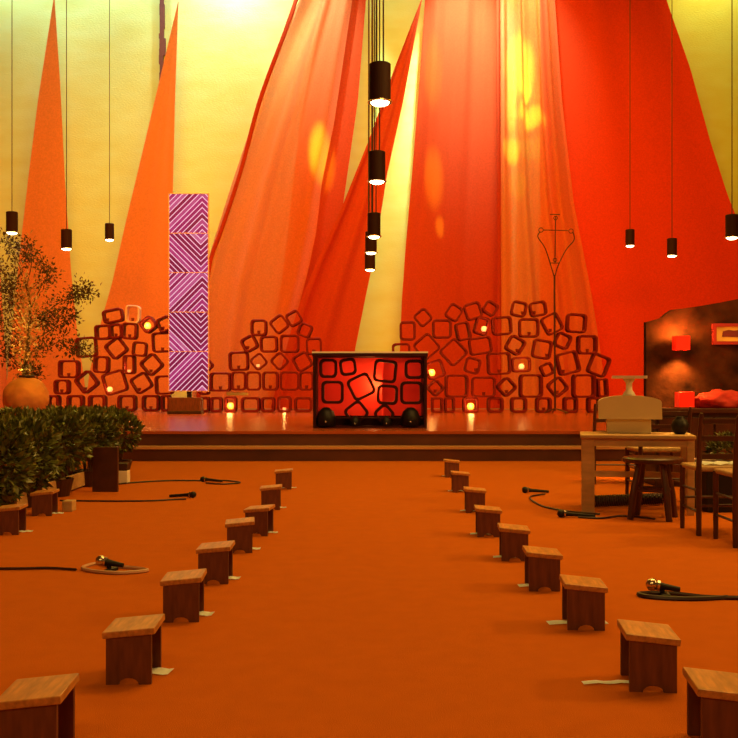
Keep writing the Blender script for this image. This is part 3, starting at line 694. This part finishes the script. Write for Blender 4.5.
# dark chest with potted plant behind the chairs
t = thing('chest', 'low black chest behind the chairs carrying a green plant', 'chest', (3.08, 7.9, 0))
obj('chest_body', B(-.38, 0, 0, .38, .45, .36, bev=.006), 'black', t); obj('chest_lid', B(-.40, -.02, .36, .40, .47, .40, bev=.006), 'wood_dark', t)

# ------------------------------------------------------------ foliage
def leafmesh(n, sample, size, rnd, up=.3):
    bm = bmesh.new()
    for _ in range(n):
        p, nrm = sample(rnd)
        d = (nrm+Vector((rnd.gauss(0, .5), rnd.gauss(0, .5), rnd.gauss(up, .4)))).normalized()
        s = d.cross(Vector((rnd.gauss(0, 1), rnd.gauss(0, 1), rnd.gauss(0, 1)))).normalized()
        nn = d.cross(s); l = size*rnd.uniform(.7, 1.25); w_ = l*.22
        a = bm.verts.new(p); b = bm.verts.new(p+d*l*.45+s*w_+nn*w_*.25); c = bm.verts.new(p+d*l-nn*l*.12); e = bm.verts.new(p+d*l*.45-s*w_+nn*w_*.25); m_ = bm.verts.new(p+d*l*.5)
        bm.faces.new((a, b, m_)); bm.faces.new((b, c, m_)); bm.faces.new((c, e, m_)); bm.faces.new((e, a, m_))
    return bm
def no_recalc(name, bm, m, parent):
    me = bpy.data.meshes.new(name); bm.to_mesh(me); bm.free(); o = bpy.data.objects.new(name, me); C.objects.link(o); o.data.materials.append(M[m]); o.parent = parent; return o
def shrub(px, py, rx, ry, D, label, n=900, size=.085, base=0, pot=True):
    c = P(px, py, D); ax2, az2 = rx*D/F, ry*D/F; rnd = random.Random(int(px*7+D*10))
    t = thing('laurel_shrub', label, 'shrub', (c.x, D, base), 0, 'leafy shrubs of the low hedge on the left')
    cz = c.z-base
    def samp(r):
        v = Vector((r.gauss(0, 1), r.gauss(0, 1), r.gauss(0, 1))).normalized(); k = r.uniform(.55, 1)**.6
        return Vector((v.x*ax2*k, v.y*min(ax2, .4)*k, max(cz+v.z*az2*k, .10))), v
    no_recalc('foliage', leafmesh(n, samp, size, rnd), 'leaf', t)
    bm = bmesh.new()
    for k in range(5):
        a = k*1.256; tube(bm, [(0.03*math.cos(a), .03*math.sin(a), .13), (.06*math.cos(a), .06*math.sin(a), cz*.6), (ax2*.5*math.cos(a), .2*math.sin(a), cz+az2*.4)], [.010, .008, .004], 6)
    obj('stem', bm, 'bark', t)
    if pot: obj('pot', L([(0, 0), (.12, 0), (.16, .16), (.145, .16), (.11, .02), (0, .02)], 20), 'wood_dark', t)
    return t
for a in ((-12, 462, 42, 44, 7.7, 'dense dark green shrub filling the left frame edge, nearest of the hedge'),
          (22, 456, 36, 38, 8.3, 'dark green shrub in the near part of the hedge above the plank-sided trough'),
          (56, 442, 32, 28, 9.1, 'yellowish green shrub in the middle front of the hedge'),
          (88, 434, 28, 21, 10.0, 'dark shrub leaning over the upright dark board'),
          (118, 432, 21, 18, 11.3, 'rightmost shrub of the hedge, its tip against the steps'),
          (15, 424, 34, 12, 10.4, 'flat dark shrub at the back of the hedge below the round clay jar'),
          (62, 420, 30, 10, 11.0, 'shrub at the back of the hedge, behind its middle'),
          (100, 419, 26, 9, 11.9, 'low shrub at the back right of the hedge before the clay blocks')):
    shrub(*a, n=int(1100*a[2]*a[3]/1000*.8)+500)
# trough plank, board, crates under the hedge
t = thing('planter_trough', 'long low wooden trough under the hedge, pale side plank showing', 'planter', (-2.95, 8.95, 0))
TL = 1.0
obj('side_plank', B(.16, -TL, .02, .185, TL, .155, bev=.003), 'wood_pale', t); obj('side_plank', B(-.185, -TL, .02, -.16, TL, .155, bev=.003), 'wood_pale', t)
obj('end_plank', B(-.16, -TL, .02, .16, -TL+.025, .155), 'wood_side', t); obj('end_plank', B(-.16, TL-.025, .02, .16, TL, .155), 'wood_side', t)
obj('bottom_board', B(-.16, -TL+.025, .0, .16, TL-.025, .02), 'wood_side', t)
bd = F/(492-386)
o = tag(obj('upright_board', B(-.135, 0, 0, .105, .045, .425, bev=.004), 'chairwood', loc=(P(106.5, 0, bd).x, bd, 0)), 'dark red upright wooden board standing at the right end of the hedge', 'board')
o = tag(obj('small_crate', B(-.04, 0, 0, .04, .12, .085, bev=.004), 'wood_pale', loc=(P(67, 0, 7.95).x, 7.95, 0)), 'small pale wooden block on the carpet beside the hedge stool', 'wooden block')
t = thing('white_box', 'small white box with dark lid beside the upright dark board', 'box', (P(122, 0, 10.2).x, 10.2, 0))
obj('box_body', B(-.055, 0, 0, .055, .12, .135, bev=.004), 'white', t); obj('box_lid', B(-.055, 0, .135, .05, .12, .21, bev=.004), 'wood_dark', t)
# green plant on the chest behind the chairs
t = thing('potted_plant', 'green leafy plant seen through the chair back slats on the right', 'plant', (2.98, 8.1, .40))
def s2(r):
    v = Vector((r.gauss(0, 1), r.gauss(0, 1), abs(r.gauss(0, 1)))).normalized(); return Vector((v.x*.17, v.y*.12, .07+v.z*.14*r.uniform(.3, 1))), v
no_recalc('foliage', leafmesh(420, s2, .07, random.Random(3)), 'leaf', t)
obj('pot', L([(0, 0), (.08, 0), (.10, .09), (.09, .09), (.075, .015), (0, .015)], 20), 'claypot', t)
light('SPOT', 'plant_fill', (3.2, 7.0, 3.0), (2.95, 8.1, .5), 30, (1, .7, .3), spot_size=R(16), spot_blend=.6, shadow_soft_size=.1)  # unseen fill light added to brighten the plant

# ------------------------------------------------------------ round clay jar and small tree at the left of the stage
bm = bmesh.new(); bmesh.ops.create_icosphere(bm, subdivisions=5, radius=1)
jr = 22.5*18/F
for v in bm.verts:
    k = 1+.05*mn.noise(v.co*1.5)+.03*mn.noise(v.co*3.7)
    v.co = v.co*k*jr; v.co.z = max(v.co.z, -jr*.93)
t = thing('clay_jar', 'large round orange clay jar behind the hedge at the left', 'jar', (P(26.5, 0, 18).x, 18, H2))
obj('jar_body', bm, 'claypot', t, smooth=True, loc=(0, 0, jr*.93+.001))
obj('jar_rim', L([(.12, jr*1.88), (.15, jr*1.97), (.13, jr*2.0), (.10, jr*1.94)], 24), 'wood_dark', t)
td2 = 19.6
t = thing('small_tree', 'small feathery tree with golden lit leaves at the left of the stage', 'tree', (P(22, 0, td2).x, td2, H2))
def tq(px, py, dy=0): v = P(px, py, td2); return Vector((v.x-t.location.x, dy, v.z-H2))
trunk = wire([tq(22, 417), tq(24, 380), tq(28, 340), tq(30, 310), tq(26, 280)], 8)
obj('trunk', T(trunk, [.055-.035*i/len(trunk) for i in range(len(trunk))], 8), 'bark', t)
tips = [((28,345),(50,330),(70,318),(66,315)),((30,325),(48,310),(62,300),(76,297)),((70,300),(74,292),(80,288),(88,292)),((30,310),(40,285),(46,272),(38,262)),((27,290),(18,265),(10,248),(3,238)),((27,285),(30,262),(25,250),(22,244)),
        ((26,345),(14,335),(6,320),(0,305)),((24,360),(36,350),(52,345),(66,338)),((25,330),(14,300),(4,280),(-8,262)),((26,370),(12,362),(8,350),(12,340)),((28,320),(36,318),(42,322),(50,315)),((24,380),(30,372),(34,372),(38,376)),((20,330),(10,310),(12,290),(15,280)),((60,342),(72,350),(80,346),(90,352)),((24,300),(0,290),(-14,280),(-20,270))]
rnd = random.Random(5); pts = []
bm = bmesh.new()
for br in tips:
    dy0 = rnd.uniform(-.35, .35)
    p = wire([tq(a, b, dy0*i/3) for i, (a, b) in enumerate(br)], 6)
    tube(bm, p, [.012-.008*i/len(p) for i in range(len(p))], 5)
    for i in range(5, len(p)): pts += [(p[i], i/len(p))]*3
obj('branch', bm, 'bark', t)
def s3(r):
    p, k = r.choice(pts); v = Vector((r.gauss(0, 1), r.gauss(0, 1), r.gauss(0, 1))); return p+v*.085, v.normalized()
no_recalc('foliage', leafmesh(4500, s3, .075, rnd, 0), 'leaf2', t)
def s4(r):
    v = Vector((r.gauss(0, .12), r.gauss(-.05, .15), r.gauss(0, .55))); return tq(28, 330)+v, v.normalized()
no_recalc('lit_leaves', leafmesh(700, s4, .09, rnd, 0), 'straw', t)  # lamplight on these leaves is put into the paler straw colour
light('SPOT', 'tree_uplight', (P(12, 0, 18.6).x, 18.7, H2+.15), P(29, 315, td2), 260, (1, .72, .12), spot_size=R(38), spot_blend=.8, shadow_soft_size=.05)
